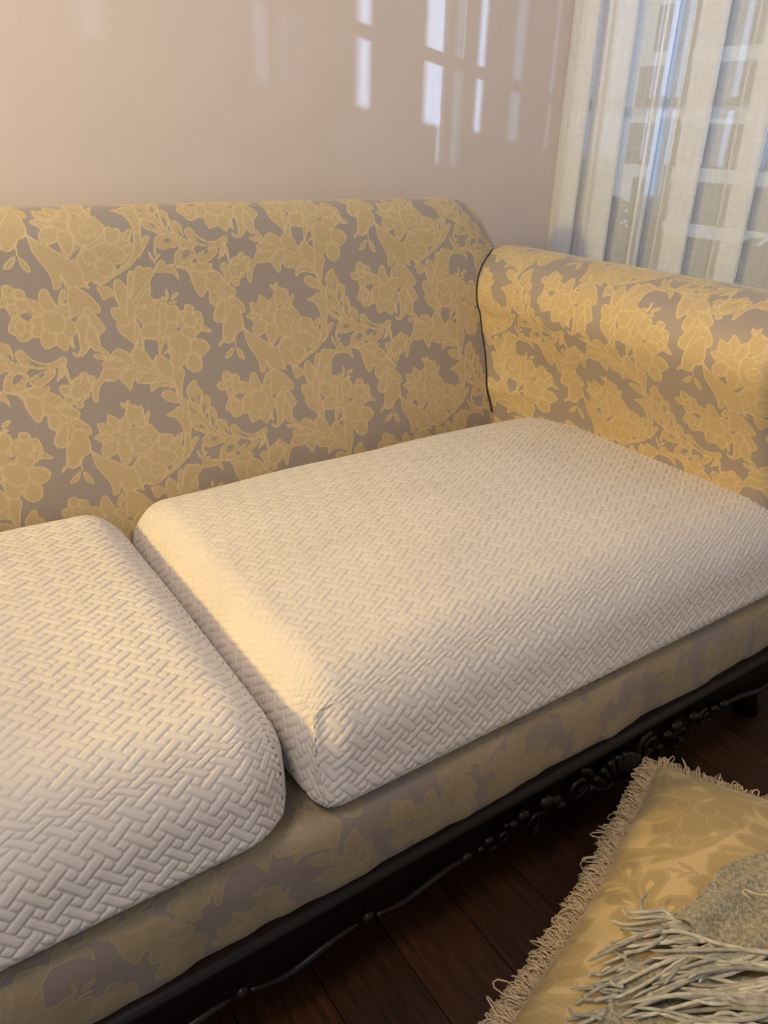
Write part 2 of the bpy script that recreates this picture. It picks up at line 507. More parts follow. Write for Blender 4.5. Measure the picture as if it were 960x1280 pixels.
DRAW = {
'120 300 4.8': """245 650 230 610 190 590 150 560 125 520 130 490 100 455 88 425 110 400 140 395 115 350 105 300 105 250 125 230 160 250 185 280 192 300 190 250 188 200 210 180 228 185 240 160 262 152 290 165 320 160 345 180 330 215 325 260 330 310 315 345 345 350 300 400 240 420 235 470 265 520 258 640
345 350 375 355 395 340 415 345 425 380 460 390 490 395 500 420 530 415 530 390 560 382 590 400 590 425 620 430 640 455 640 480 650 500 640 520 670 525 700 545 670 552 640 545 620 560 595 575 600 590 640 590 670 610 685 640 665 665 630 680 640 720 635 770 600 790 565 780 540 755 520 700 470 720 440 680 430 640 390 610 378 600 330 595 280 590 268 560 285 520 270 480 245 440 260 410 300 390
45 770 60 720 105 690 105 665 130 650 170 655 210 680 215 660 240 645 290 655 320 700 350 720 355 695 385 685 420 705 460 740 480 755 520 765 535 790 525 840 520 900 515 960 500 960 480 890 470 860 430 855 380 870 345 890 330 905 335 870 350 850 320 855 270 860 245 850 240 830 225 850 218 890 200 895 180 870 160 840 130 835 90 845 50 840 30 800
530 150 560 140 600 135 640 140 697 137 695 165 720 180 750 200 765 240 800 260 835 290 840 315 815 330 850 345 890 390 893 425 860 430 880 490 870 540 850 550 840 580 820 610 790 618 765 600 760 560 770 500 740 495 710 480 705 440 720 400 695 385 680 360 690 320 665 300 650 330 630 340 600 300 575 250 560 200
745 160 760 135 795 140 810 110 840 100 855 75 880 70 895 95 920 95 925 120 920 160 890 190 880 220 860 240 860 270 835 275 815 250 790 265 765 240 770 210 760 190""",
'280 280 4.8': """155 465 200 475 210 425 225 425 260 455 290 440 310 420 300 380 275 355 300 365 315 345 325 375 350 380 385 395 390 430 400 470 420 495 460 545 470 560 525 560 540 590 580 560 580 590 570 620 590 650 600 690 560 730 500 780 470 810 450 830 410 850 380 830 370 860 385 870 340 860 320 870 290 860 260 800 255 870 225 885 215 830 180 760 140 700 120 620 150 640 200 670 185 640 175 610 185 590 140 550 165 530""",
'265 439.9': """50 320 80 290 105 290 105 220 120 190 160 185 195 210 250 212 280 250 285 290 350 295 380 310 385 220 420 195 445 215 470 270 500 325 570 310 600 290 600 200 640 170 690 185 740 220 800 290 820 330 815 372 770 372 800 410 850 490 840 520 805 550 805 620 790 685 760 690 735 660 700 710 650 750 610 740 640 720 655 680 640 560 610 590 620 680 590 665 580 640 555 705 510 680 480 665 410 700 385 670 375 610 320 603 300 620 270 642 220 645 190 600 145 575 140 540 160 480 170 450 140 390 120 375 70 370""",
'120 300': """190 400 210 380 250 400 290 450 310 500 320 560 310 640 290 690 250 640 205 590 185 540 175 480
315 340 330 300 350 305 365 350 380 380 360 470 345 560 330 640 315 600 320 500 310 420
385 310 400 270 430 250 450 270 490 262 530 270 570 290 590 310 560 370 510 430 460 500 410 570 350 660 330 640 360 520 375 420
320 560 360 600 400 690 400 800 390 900 330 950 290 850 310 700
540 470 550 510 540 540 560 570 590 610 540 650 480 650 400 690 430 600 470 540 500 490
150 690 175 670 220 675 270 700 310 740 330 800 320 850 280 860 230 840 200 800 165 760
205 840 240 830 290 850 330 840 400 700 440 680 400 760 385 850 395 960 420 1080 400 1085 385 1040 340 1000 280 960 230 910
580 320 590 270 620 210 650 190 680 205 700 250 750 250 790 280 820 330 830 395 800 360 760 330 700 320 640 320
700 240 760 236 850 245 920 275 960 310 940 320 860 262 760 252
580 45 600 80 605 120 590 150 575 110
520 100 545 125 570 170 575 195 550 190 530 150
650 130 635 160 605 195 595 195 600 165 620 135
575 190 590 190 595 230 575 230
695 490 710 485 725 530 725 580 710 595 700 560
830 515 820 550 780 585 750 580 760 545 790 525
810 605 800 625 760 635 725 632 750 610
580 700 700 700 800 780 820 840 760 900 640 900 560 830
385 700 420 680 470 670 530 690 570 720 580 790 540 830 470 830 420 790
600 610 640 580 670 560 690 570 705 600 715 650 700 720 620 720 580 650
715 660 760 645 800 650 820 680 815 760 780 800 720 790 690 720
450 900 470 860 520 830 580 815 630 830 640 890 620 940 560 985 500 980 455 950
640 880 740 860 800 900 780 990 700 1020 640 960""",
'200 380': """0 200 130 180 210 250 230 320 120 320 0 330
0 0 60 10 90 120 60 260 0 260
60 50 100 10 150 15 180 50 180 110 150 170 90 180 50 120
180 70 230 60 270 90 270 140 220 150 190 110
245 50 260 10 300 0 335 20 335 60 310 100 270 90
335 90 370 65 410 80 420 110 400 140 350 140
390 130 430 135 440 160 420 190 370 180
360 180 420 200 410 240 380 270 340 240
210 250 250 220 300 220 350 240 370 280 350 340 290 350 230 310
250 90 330 90 370 150 340 220 270 220 230 160
410 230 440 210 480 230 525 270 480 280 430 265
0 330 60 330 110 380 60 440 10 480 0 470
110 450 180 460 270 480 280 540 240 600 200 650 120 600
320 360 370 340 420 350 460 385 500 435 470 480 430 515 370 490 310 450
270 560 300 500 340 480 390 520 415 580 420 640 390 670 340 680 290 640
100 320 200 290 290 340 320 420 300 480 220 520 140 470 100 400
- 140 245 220 220 200 265
- 20 440 50 395 85 420 60 480 25 500""",
'115 410': """665 100 720 100 715 150 690 250 672 250
490 110 520 110 525 210 485 210
445 110 470 110 470 215 440 215
800 185 810 200 730 260 715 255 760 205
50 160 90 175 140 210 180 260 190 290 150 290 100 250 70 220
10 270 60 255 110 270 150 300 100 310 50 305
330 350 450 370 640 400 700 460 800 520 880 640 820 590 720 520 560 450 420 420 320 400
190 270 215 225 260 200 310 210 360 240 400 280 430 340 400 370 330 340 260 300 210 300
100 370 115 335 160 310 230 320 300 320 380 360 330 400 240 400 160 400
160 400 240 400 330 380 300 450 260 500 220 530 170 510 120 540 80 590 70 660 60 740 40 745 10 700 0 640 0 580 30 520 80 490 100 430
290 520 300 460 350 420 420 400 470 420 430 470 415 520 405 600 370 600 330 560
440 510 470 460 540 440 620 440 680 480 640 510 600 550 540 555 470 550
400 230 420 195 460 190 500 210 540 230 580 290 610 350 640 400 560 400 480 380 420 330
635 310 650 275 690 260 730 290 780 320 810 380 820 460 780 500 700 460 650 400
590 560 640 530 720 520 790 540 840 590 780 590 700 580 640 600 600 640 590 610
810 400 830 380 870 390 890 400 920 410 930 450 910 530 900 620 905 690 880 690 860 620 830 560 815 480
690 660 730 620 790 620 850 650 890 700 910 740 840 745 770 730 720 700
880 690 940 700 960 740 960 790 900 770 870 740""",
'380 310': """110 470 130 440 170 450 210 480 240 560 240 700 220 800 200 930 170 930 180 800 180 700 150 600 100 540 40 520 40 505 70 490
300 750 270 740 240 780 225 850 200 930 215 930 250 860 280 800
230 370 300 420 350 520 420 660 540 740 640 800 560 850 480 800 400 740 300 690 240 620 220 480
215 290 240 240 270 200 300 205 310 260 345 300 350 340 330 400 300 440 260 420 230 370
340 360 380 350 410 380 410 440 390 500 360 540 330 520 320 440
390 490 430 470 460 530 460 590 450 640 430 680 400 640 390 560
450 600 490 590 530 610 545 660 550 740 520 740 470 690
240 600 290 590 350 640 390 700 330 700 270 680
330 790 350 740 410 720 470 740 520 780 500 820 440 840 380 855 340 830
480 880 510 840 560 830 620 840 630 880 600 940 580 980 540 1010 470 980 470 930
630 890 680 850 740 820 790 800 800 840 760 900 700 945 650 940
560 680 600 650 630 680 670 730 740 760 800 745 850 710 875 720 870 770 810 800 730 810 660 800 590 760
- 250 345 275 390 270 420 255 390
- 305 355 325 345 315 420 305 430
- 350 430 370 440 355 530 340 500
- 230 460 260 470 295 520 270 510
- 410 560 430 570 440 670 420 640
- 300 630 330 630 365 665 330 665
- 505 665 530 690 560 755 530 730
- 395 775 430 755 470 770 420 800
- 535 880 560 845 595 860 560 910 530 920
- 690 860 720 830 735 845 700 880
- 630 725 660 745 720 775 780 785 720 790 660 770
830 770 850 770 820 890 800 905 815 840
850 770 862 775 885 890 870 890 850 830""",
'220 290': """0 335 70 340 130 370 170 430 150 440 90 370 40 355 0 352
60 290 150 280 160 330 100 350 60 330
220 380 300 400 350 480 420 520 480 600 520 700 480 720 420 640 330 580 280 500
160 340 210 305 280 300 330 310 365 305 355 345 330 380 270 400 200 380
150 380 210 390 270 410 300 480 300 560 285 620 260 650 240 630 200 580 170 500
300 410 350 380 410 385 450 420 470 460 440 500 380 510 320 470
420 530 480 510 540 530 590 560 605 600 570 640 500 610 440 580
330 650 340 590 380 580 430 610 430 670 400 730 360 710
480 720 520 640 640 780 680 900 660 980 500 960
520 650 570 640 630 670 680 720 695 790 640 800 580 760 530 710
375 830 400 770 440 690 480 650 500 720 490 810 470 880 430 905 395 870
560 310 630 250 700 290 710 370 640 440 560 450 530 380
630 230 640 195 670 195 685 230 670 270 640 270
680 250 710 230 740 250 740 280 700 310
700 330 740 330 745 360 700 380
640 400 690 400 690 440 650 460
565 500 590 470 630 480 640 520 600 540
475 450 500 420 550 420 550 480 510 510
440 350 460 305 510 310 540 350 510 400 470 400
550 300 570 250 610 240 630 270 600 320
- 630 340 645 340 645 360 630 360
500 150 480 230 455 240 470 200 490 150
515 150 530 220 540 300 525 290 515 220""",
'200 379.9': """640 180 680 100 720 20 780 20 810 80 840 180 820 260 790 280 760 300 740 340 700 385 660 380 640 330 630 250
650 340 650 375 625 390 600 420 585 415 600 375 630 350
745 330 755 340 765 420 755 420
745 425 735 480 700 530 650 535 670 490 710 440
765 430 800 440 830 480 850 545 830 550 790 520 770 470""",
'290 350': """110 460 130 490 180 520 230 545 290 580 370 630 420 665 470 660 500 740 520 840 550 880 540 895 480 880 420 900 400 900 360 820 345 790 350 860 330 910 290 920 280 860 260 790 200 700 150 620 130 540
950 400 960 560 930 590 870 680 800 740 720 800 690 820 700 790 760 730 830 670 880 600 895 520 900 400
290 300 400 300 430 400 380 460 300 430
270 160 290 145 330 170 360 200 350 300 290 300 270 230
180 215 230 220 290 240 320 320 260 330 200 290
145 355 190 325 250 330 300 350 300 390 230 380 180 380
205 470 230 420 280 390 340 400 350 460 320 530 270 545 215 520
340 500 350 430 400 420 450 450 450 560 430 610 400 635 370 600
440 290 500 270 560 290 620 260 650 300 680 340 690 400 640 470 560 540 480 530 450 450 430 380
380 210 410 170 440 200 450 280 420 340 360 330
375 30 400 45 430 70 430 100 395 85
440 20 455 20 460 60 480 60 500 90 520 80 560 90 560 150 575 170 550 230 520 260 500 230 470 250 440 240 430 180 410 140 430 110 430 60
575 230 580 180 605 140 622 140 615 200 595 250 570 265
690 400 710 360 750 370 800 380 800 430 780 490 720 510 680 480
810 450 830 400 885 370 885 410 860 470 820 480
480 620 520 560 580 560 640 510 720 510 800 540 830 600 790 670 750 690 740 740 700 820 640 850 590 830 520 840 500 760 470 690
600 650 660 640 720 670 740 740 690 790 640 790 600 720
500 600 560 570 620 600 610 680 540 690
500 380 560 350 610 380 620 440 560 470 510 440
810 530 850 510 890 530 890 580 850 610 820 580
- 460 265 480 255 500 270 480 282""",
'265 440': """805 150 850 140 900 155 920 190 915 230 880 240 865 265 835 250 825 210 810 190
130 290 200 280 230 330 190 370 140 350
105 220 120 190 160 185 195 210 190 260 160 290 120 260
200 260 215 215 250 215 280 250 275 290 230 310
50 320 80 290 130 300 150 340 120 375 70 370
140 380 160 340 210 340 230 390 210 440 170 450
200 300 280 290 340 310 370 350 340 390 290 380 240 410 210 370
140 540 170 470 220 440 280 480 320 510 300 560 310 600 270 640 220 645 190 600 150 580
200 480 250 470 270 540 230 590 190 550
- 230 440 270 410 320 420 300 470 270 460
280 290 350 295 400 320 440 400 380 410 320 370
300 460 360 420 430 430 430 520 380 600 320 600 310 540 320 500
370 640 380 560 430 500 480 520 490 620 480 660 410 700 390 680
480 650 490 560 540 520 590 560 580 640 555 705 510 680
560 420 620 460 640 520 600 590 540 560 500 480
510 330 570 310 640 330 660 400 600 430 530 430 480 410
375 270 385 220 420 195 440 210 470 270 500 330 480 400 410 390 380 330
400 400 500 380 560 440 540 540 450 560 390 500
590 590 610 650 620 680 590 665
515 305 530 230 555 185 575 210 570 270 545 300
540 60 600 150 650 190 620 240 590 210 560 130
580 280 590 210 620 160 680 180 740 220 800 290 820 320 815 370 770 370 720 340 690 400 640 430 590 400 590 330
740 390 780 390 820 440 850 490 840 520 805 550 770 500 730 440
700 420 750 480 790 560 805 620 790 680 760 690 730 650 700 560
640 460 690 400 730 430 720 520 700 600 720 660 690 720 650 750 610 740 595 705 640 725 660 680 650 600 650 540 630 500""",
'265.01 440': """- 235 440 270 412 318 420 300 468
- 590 432 650 410 630 462
- 612 605 640 600 640 680 618 650""",
'290.01 350': """- 270 562 335 522 368 618
- 420 655 460 600 505 556 470 625 445 655
- 740 690 800 668 770 720"""}
NT = 600
def make_tile():
    S = np.full((NT, NT), -0.004); L = np.zeros((NT, NT))
    B = np.stack([LA, LB], 1); Bi = np.linalg.inv(B)
    for key, txt in DRAW.items():
        ox, oy, sc = (list(map(float, key.split())) + [8.0])[:3]
        for line in txt.split('\n'):
            hole = line.startswith('-')
            a = np.array([float(v) for v in line.lstrip('- ').split()]).reshape(-1, 2)
            if len(a) > 4:                           # smooth curve through the drawn points
                pm, pn, p2 = np.roll(a, 1, 0), np.roll(a, -1, 0), np.roll(a, -2, 0)
                a = np.concatenate([(0.5*(2*a+(pn-pm)*t_+(2*pm-5*a+4*pn-p2)*t_**2+(3*a-pm-3*pn+p2)*t_**3))[:, None] for t_ in (0, .33, .67)], 1).reshape(-1, 2)
            uv = sheet_uv(a / sc + np.array([ox, oy]))
            pq = uv @ Bi.T
            lo = np.floor((pq.min(0) - 0.02) * NT).astype(int); hi = np.ceil((pq.max(0) + 0.02) * NT).astype(int)
            I, J = np.meshgrid(np.arange(lo[0], hi[0]), np.arange(lo[1], hi[1]), indexing='ij')
            X = np.stack([I.ravel() / NT, J.ravel() / NT], 1) @ B.T
            p0 = uv; p1 = np.roll(uv, -1, 0)
            best = np.full(len(X), 9.0); ins = np.zeros(len(X), bool)
            for u, v in zip(p0, p1):
                e = v - u; w = X - u
                tt = np.clip((w @ e) / (e @ e + 1e-15), 0, 1)
                best = np.minimum(best, ((w - tt[:, None] * e)**2).sum(1))
                c = (u[1] > X[:, 1]) != (v[1] > X[:, 1])
                xi = u[0] + (X[:, 1] - u[1]) * e[0] / (e[1] if abs(e[1]) > 1e-12 else 1e-12)
                ins ^= c & (X[:, 0] < xi)
            d = np.sqrt(best) * np.where(ins, 1, -1)
            d = d.reshape(I.shape) + (0.0 if hole else 0.0005)
            d = np.clip(d, -0.004, 0.004)
            ii, jj = I % NT, J % NT
            if hole:
                S[ii, jj] = np.minimum(S[ii, jj], -d)
            else:
                prof = np.exp(-((d - 0.0012) / 0.0013)**2)
                # fine woven veins inside each petal
                ang = (len(a) * 1.7 + uv[0, 0] * 90) % math.pi
                vein = 0.34 * (0.5 + 0.5*np.sin((X @ np.array([math.cos(ang), math.sin(ang)])).reshape(I.shape) * 1350)) * (d > 0.002)
                L[ii, jj] = np.where(d > 0, np.maximum(prof, vein), L[ii, jj])
                S[ii, jj] = np.maximum(S[ii, jj], d)
    return S, L, Bi
TS, TL, TBI = make_tile()
def damask(u, v):
    shp = np.shape(u)
    pq = np.stack([np.ravel(u), np.ravel(v)], 1) @ TBI.T * NT
    i0 = np.floor(pq).astype(int); f = pq - i0
    def smp(A):
        a, b = i0[:, 0] % NT, i0[:, 1] % NT; a1, b1 = (a + 1) % NT, (b + 1) % NT
        return (A[a, b]*(1-f[:, 0])+A[a1, b]*f[:, 0])*(1-f[:, 1])+(A[a, b1]*(1-f[:, 0])+A[a1, b1]*f[:, 0])*f[:, 1]
    return {'motif': smp(TS).reshape(shp), 'edge': smp(TL).reshape(shp)}

# ------------------------------------------------------------------ sofa
sofa = empty('sofa', (0.35, 1.05, 0.0))
tag(sofa, 'gold and taupe floral damask sofa with rolled arm and carved dark wooden rail', 'sofa')
SX0, SX1 = -0.62, 1.30        # inside faces of the arms near the seat
# --- back
prof = np.array([(1.345, 0.33), (1.370, 0.50), (1.405, 0.70), (1.436, 0.88), (1.452, 0.945), (1.478, 0.980), (1.515, 0.990),
                 (1.555, 0.975), (1.575, 0.92), (1.58, 0.70), (1.58, 0.33)])
pf, ps = catmull(prof, 420)
i50 = np.argmin(np.abs(pf[:170, 1] - 0.50)); sv = ps - ps[i50]
nf = np.concatenate([np.arange(0, 330), np.arange(330, 420, 10), [419]])
pf, sv = pf[nf], sv[nf]
xs = np.concatenate([np.linspace(SX0 + 0.0, 0.02, 170, endpoint=False), np.linspace(0.02, 1.340, 770)])
Xb, _ = np.meshgrid(xs, sv, indexing='ij')
Yb = np.broadcast_to(pf[:, 0], Xb.shape).copy(); Zb = np.broadcast_to(pf[:, 1], Xb.shape).copy()
def end_round(X, x_end, width, sgn):
    k = np.clip((sgn * (X - x_end) + width) / width, 0, 1)
    return 1 - np.sqrt(np.maximum(0, 1 - k**2.4))
er = end_round(Xb, 1.342, 0.165, 1) + end_round(Xb, SX0, 0.165, -1)
hz = np.clip((Zb - 0.45) / 0.54, 0, 1)
Zb -= er * 0.17 * hz**1.5
Yb += er * 0.022 * (Yb < 1.5) * np.clip(hz * 1.6, 0, 1)
# gentle tufting / slack in the cloth
Yb += 0.0022 * vnoise(Xb, Zb, 3, 5.0) * (Yb < 1.5)
uvb = damask(Xb, np.broadcast_to(sv, Xb.shape))
grid_obj('backrest', np.stack([Xb, Yb, Zb], -1), M['damask'], sofa, uvb, flip=False)

# --- arms
aprof = np.array([(1.362, 0.27), (1.360, 0.42), (1.346, 0.53), (1.310, 0.63), (1.266, 0.71), (1.241, 0.77), (1.256, 0.835), (1.305, 0.875), (1.36, 0.886),
                  (1.425, 0.868), (1.472, 0.815), (1.482, 0.755), (1.462, 0.70), (1.455, 0.665), (1.45, 0.60), (1.455, 0.40), (1.455, 0.27)])
af, asv = catmull(aprof, 430)
ctr_a = np.array([1.37, 0.60])
def make_arm(mirror, fine):
    nf = np.concatenate([np.arange(0, 250, 1 if fine else 6), np.arange(250, 430, 8 if fine else 12), [429]])
    a, s_ = af[nf], asv[nf]
    ya, yb = 0.672, 1.475
    ys = np.concatenate([np.linspace(ya, yb - 0.03, 440 if fine else 50, endpoint=False), yb - 0.03 + 0.03*np.sin(np.linspace(0, math.pi/2, 14))])
    Y, _ = np.meshgrid(ys, s_, indexing='ij')
    k = np.clip((Y - (yb - 0.03)) / 0.03, 0, 1); sh = 0.026 * (1 - np.sqrt(1 - k**2 * 0.999))
    k2 = np.clip((ya + 0.03 - Y) / 0.03, 0, 1); sh = sh + 0.026 * (1 - np.sqrt(1 - k2**2 * 0.999))
    tn = np.gradient(a, axis=0); tn /= np.linalg.norm(tn, axis=1)[:, None] + 1e-9
    nn = np.stack([-tn[:, 1], tn[:, 0]], 1)              # outward (profile runs up the inside face)
    X = a[:, 0][None] - nn[:, 0][None] * sh; Z = a[:, 1][None] - nn[:, 1][None] * sh
    X = X + 0.003 * vnoise(Y, Z, 5, 5.0)
    kb_ = np.clip((Y - 1.12) / 0.29, 0, 1); kb_ = kb_*kb_*(3 - 2*kb_)
    X = X - 0.075 * kb_ * np.clip((0.74 - Z) / 0.18, 0, 1) * (X < 1.43)
    i7 = np.argmin(np.abs(af[:200, 1] - 0.725)); s7 = asv[i7]
    uv = damask(0.610 + 0.825 - Y, 0.226 + (s_ - s7)[None] + 0*Y)
    if mirror: X = (SX0 + 1.40) - X - 0.005
    P = np.stack([X, Y, Z], -1)
    grid_obj('arm', P, M['damask'], sofa, uv, flip=not mirror)
    # scrolled end panel closing the front of the arm
    fp = P[0]; c = fp.mean(0)
    mb = MB(); mb.add(np.vstack([fp, c[None]]), [(i, (i + 1) % len(fp), len(fp)) for i in range(len(fp))]); mb.build('arm_front', M['damask_plain'], sofa, smooth=False)
M['damask_plain'] = simple('damask_ground_fabric', (176, 148, 106), 0.6, 0.06, 60, sheen=0.2)
make_arm(False, True); make_arm(True, False)
# dark cord drawn in place of gap shade where the arm meets the back
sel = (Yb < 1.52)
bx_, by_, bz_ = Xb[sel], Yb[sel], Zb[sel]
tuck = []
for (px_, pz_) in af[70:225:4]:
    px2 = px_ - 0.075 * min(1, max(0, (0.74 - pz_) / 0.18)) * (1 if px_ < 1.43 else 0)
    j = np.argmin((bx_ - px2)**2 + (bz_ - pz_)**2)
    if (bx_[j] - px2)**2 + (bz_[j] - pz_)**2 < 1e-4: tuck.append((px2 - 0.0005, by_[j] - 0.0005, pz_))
M['tuck'] = simple('gap_shade_dark', (58, 46, 34), 0.9)
if len(tuck) > 4: MB().tube(catmull(np.array(tuck)[::2], 60)[0], 0.0024, 6).build('gap_shade_cord', M['tuck'], sofa)

# --- seat base, front strip of damask
bz0, bz1 = 0.200, 0.335
bp = np.array([(0.640, bz0 - 0.01), (0.612, bz0 + 0.002), (0.606, 0.25), (0.608, 0.30), (0.622, 0.327), (0.66, 0.335), (0.80, 0.337), (1.37, 0.337)])
bpf, bs = catmull(bp, 390)
bsel = np.concatenate([np.arange(0, 90), np.arange(90, 390, 15), [389]]); bpf, bs = bpf[bsel], bs[bsel]
xs = np.concatenate([np.linspace(-0.66, -0.1, 20, endpoint=False), np.linspace(-0.1, 1.475, 660)])
Xs, _ = np.meshgrid(xs, bs, indexing='ij')
Ys = np.broadcast_to(bpf[:, 0], Xs.shape).copy(); Zs = np.broadcast_to(bpf[:, 1], Xs.shape).copy()
pk = np.clip((0.66 - Ys) / 0.04, 0, 1)
Ys += pk * (0.004 * vnoise(Xs, Zs * 0.4, 9, 11.0) + 0.0025 * np.exp(-((Zs - 0.22) / 0.05)**2) * vnoise(Xs, Xs * 0, 11, 34.0))
grid_obj('seat_base', np.stack([Xs, Ys, Zs], -1), M['damask_shaded'], sofa, damask(Xs + 0.13, np.broadcast_to(bs, Xs.shape) + 0.05), flip=False)
MB().box((-0.66, 0.66, 0.19), (1.47, 1.56, 0.30)).build('seat_frame', M['carved'], sofa, smooth=False)

# --- carved wooden rail
rail = MB()
rp = [(0.640, 0.203), (0.603, 0.2065), (0.594, 0.203), (0.590, 0.1965), (0.594, 0.190), (0.601, 0.187), (0.603, 0.182), (0.603, 0.150), (0.605, 0.115), (0.612, 0.108), (0.640, 0.108)]
xr = np.linspace(-0.70, 1.50, 160)
def apron(x):       # carved lower outline of the rail
    c = np.exp(-((x - 0.91) / 0.17)**2) * 0.045
    c += 0.010 * (np.abs(np.sin((x - 0.217) / 0.188 * math.pi)))
    return c
V = []
for x_ in xr:
    dz = float(apron(x_))
    for (y_, z_) in rp:
        f_ = min(1, max(0, (0.155 - z_) / 0.04))
        V.append((x_, y_, z_ - dz * f_))
n_ = len(rp)
F = [(i*n_+j, (i+1)*n_+j, (i+1)*n_+j+1, i*n_+j+1) for i in range(len(xr)-1) for j in range(n_-1)]
F += [tuple(range(n_)), tuple((len(xr)-1)*n_+j for j in range(n_))[::-1]]
rl = MB().add(V, F).build('carved_rail', M['carved'], sofa)
yf = 0.598
# vine stems between the beads
def vine(x0, z0, x1, z1, bow, r0=0.0035, r1=0.0075):
    tt = np.linspace(0, 1, 18)
    x_ = x0 + (x1 - x0) * tt; z_ = z0 + (z1 - z0) * tt - bow * np.sin(math.pi * tt) + 0.006*np.sin(2*math.pi*tt)
    r_ = r0 + (r1 - r0) * np.sin(math.pi * np.clip(tt*0.95+0.03, 0, 1))**0.8
    MB().tube(np.stack([x_, np.full_like(x_, yf - 0.002), z_], 1), r_, 8).build('carved_vine', M['carved'], rl)
for a in ((0.597, 0.130, 0.424, 0.124, 0.004), (0.395, 0.128, 0.228, 0.124, 0.012), (0.205, 0.128, 0.03, 0.124, 0.010), (0.01, 0.128, -0.17, 0.124, 0.012),
          (1.235, 0.135, 1.42, 0.124, 0.006)):
    vine(*a)
for (bx, bz, r_) in ((0.587, 0.134, 0.0105), (0.409, 0.132, 0.0095), (0.217, 0.130, 0.0095), (0.02, 0.130, 0.0095), (1.232, 0.140, 0.0105)):
    MB().ball((bx, yf - 0.003, bz), (r_*1.15, r_*0.9, r_)).build('carved_bead', M['carved'], rl)
# central ornament: fluted shell between acanthus volutes and trailing beads
def volute(cx, cz, r, sgn, turns=1.6, rad=0.0065, a0=0.0):
    tt = np.linspace(0, 1, 40); ang = a0 + sgn * tt * turns * 2 * math.pi; rr = r * (1 - 0.82 * tt)
    pts = np.stack([cx + rr*np.cos(ang), np.full_like(tt, yf - 0.004) - 0.004*tt, cz + rr*np.sin(ang)], 1)
    MB().tube(pts, rad * (1 - 0.45 * tt), 8).build('carved_scroll', M['carved'], rl)
OC = 0.915
for sg in (-1, 1):
    volute(OC + sg*0.088, 0.150, 0.032, sg, a0=math.pi/2)
    volute(OC + sg*0.185, 0.125, 0.026, -sg, 1.4, 0.006, a0=-math.pi/2)
    volute(OC + sg*0.255, 0.140, 0.018, sg, 1.3, 0.005, a0=math.pi/2)
    for (dx, bz, r_) in ((0.125, 0.128, 0.009), (0.143, 0.150, 0.010), (0.165, 0.160, 0.012), (0.215, 0.158, 0.010), (0.235, 0.150, 0.008), (0.285, 0.145, 0.008), (0.300, 0.136, 0.006), (0.272, 0.122, 0.006)):
        MB().ball((OC + sg*dx, yf - 0.004, bz), (r_*1.3, r_, r_)).build('carved_bead', M['carved'], rl)
for k in range(9):
    a = math.radians(-64 + 16*k)
    pts = np.array([(OC + math.sin(a)*q, yf - 0.003 - 0.010*math.sin(min(1, (q-0.012)/0.055)*math.pi*0.85), 0.105 + math.cos(a)*q*0.98) for q in np.linspace(0.012, 0.072, 10)])
    MB().tube(pts, np.linspace(0.003, 0.0085, 10), 8).build('shell_flute', M['carved'], rl)
MB().ball((OC, yf - 0.006, 0.103), (0.016, 0.010, 0.011)).build('carved_bead', M['carved'], rl)
for (lx, ly) in ((-0.62, 0.66), (1.43, 0.66), (-0.62, 1.50), (1.43, 1.50)):
    MB().tube([(lx, ly, 0.20), (lx, ly, 0.13), (lx, ly - 0.01, 0.06), (lx, ly - 0.02, 0.0)], [0.038, 0.036, 0.022, 0.027], 12).build('leg', M['carved'], sofa)

# ------------------------------------------------------------------ seat cushions in basket-weave covers
# how far the stretch cover is pulled along and across its weave on each cushion
WEAVE_A = (0.53, 0.848, 0.772, 0.636, 0.0106, 0.0134); WEAVE_B = (0.596, 0.803, 0.728, 0.686, 0.01305, 0.01115)
def weave(u, v, wv):
    u = u + 0.0016 * vnoise(u, v, 31, 22); v = v + 0.0016 * vnoise(u, v, 32, 22)
    c = (wv[0]*u - wv[1]*v) / wv[4]; r = -(wv[2]*u + wv[3]*v) / wv[5]
    i = np.floor(r).astype(int); fr_ = r - i
    even = (i % 2) == 0
    def kcol(row):           # column inside the four-column repeat of an even row
        sft = ((row // 2) % 2) * 2
        q = c - sft
        return q - 4 * np.floor(q / 4)
    ke = kcol(i); ka = kcol(i - 1); kb = kcol(i + 1)
    fc = c - np.floor(c)
    dx = np.minimum(fc, 1 - fc); dy = np.minimum(fr_, 1 - fr_)
    H = even & (ke < 3)
    dx = np.where(H, np.minimum(ke, 3 - ke), dx)
    V1 = even & (ke >= 3)
    dy = np.where(V1, 1.0, dy)
    Va = (~even) & (ka >= 3); Vb = (~even) & (kb >= 3)
    dy = np.where(Va, 1 - fr_, dy)           # lower end of the bar above
    dy = np.where(Vb, fr_, dy)
    R = 0.21
    dx = dx - 0.05; dy = dy - 0.05
    qx = np.maximum(R - dx, 0); qy = np.maximum(R - dy, 0)
    m = R - np.sqrt(qx*qx + qy*qy)
    m = np.clip(m / R, 0, 1)
    h = np.sqrt(np.maximum(0, 1 - (1 - m)**2.2))
    sq = (~even) & ~(Va | Vb)
    return np.where(sq, h * 0.93, h * (0.94 + 0.06*np.minimum(1, np.minimum(dx, dy)/0.5)))

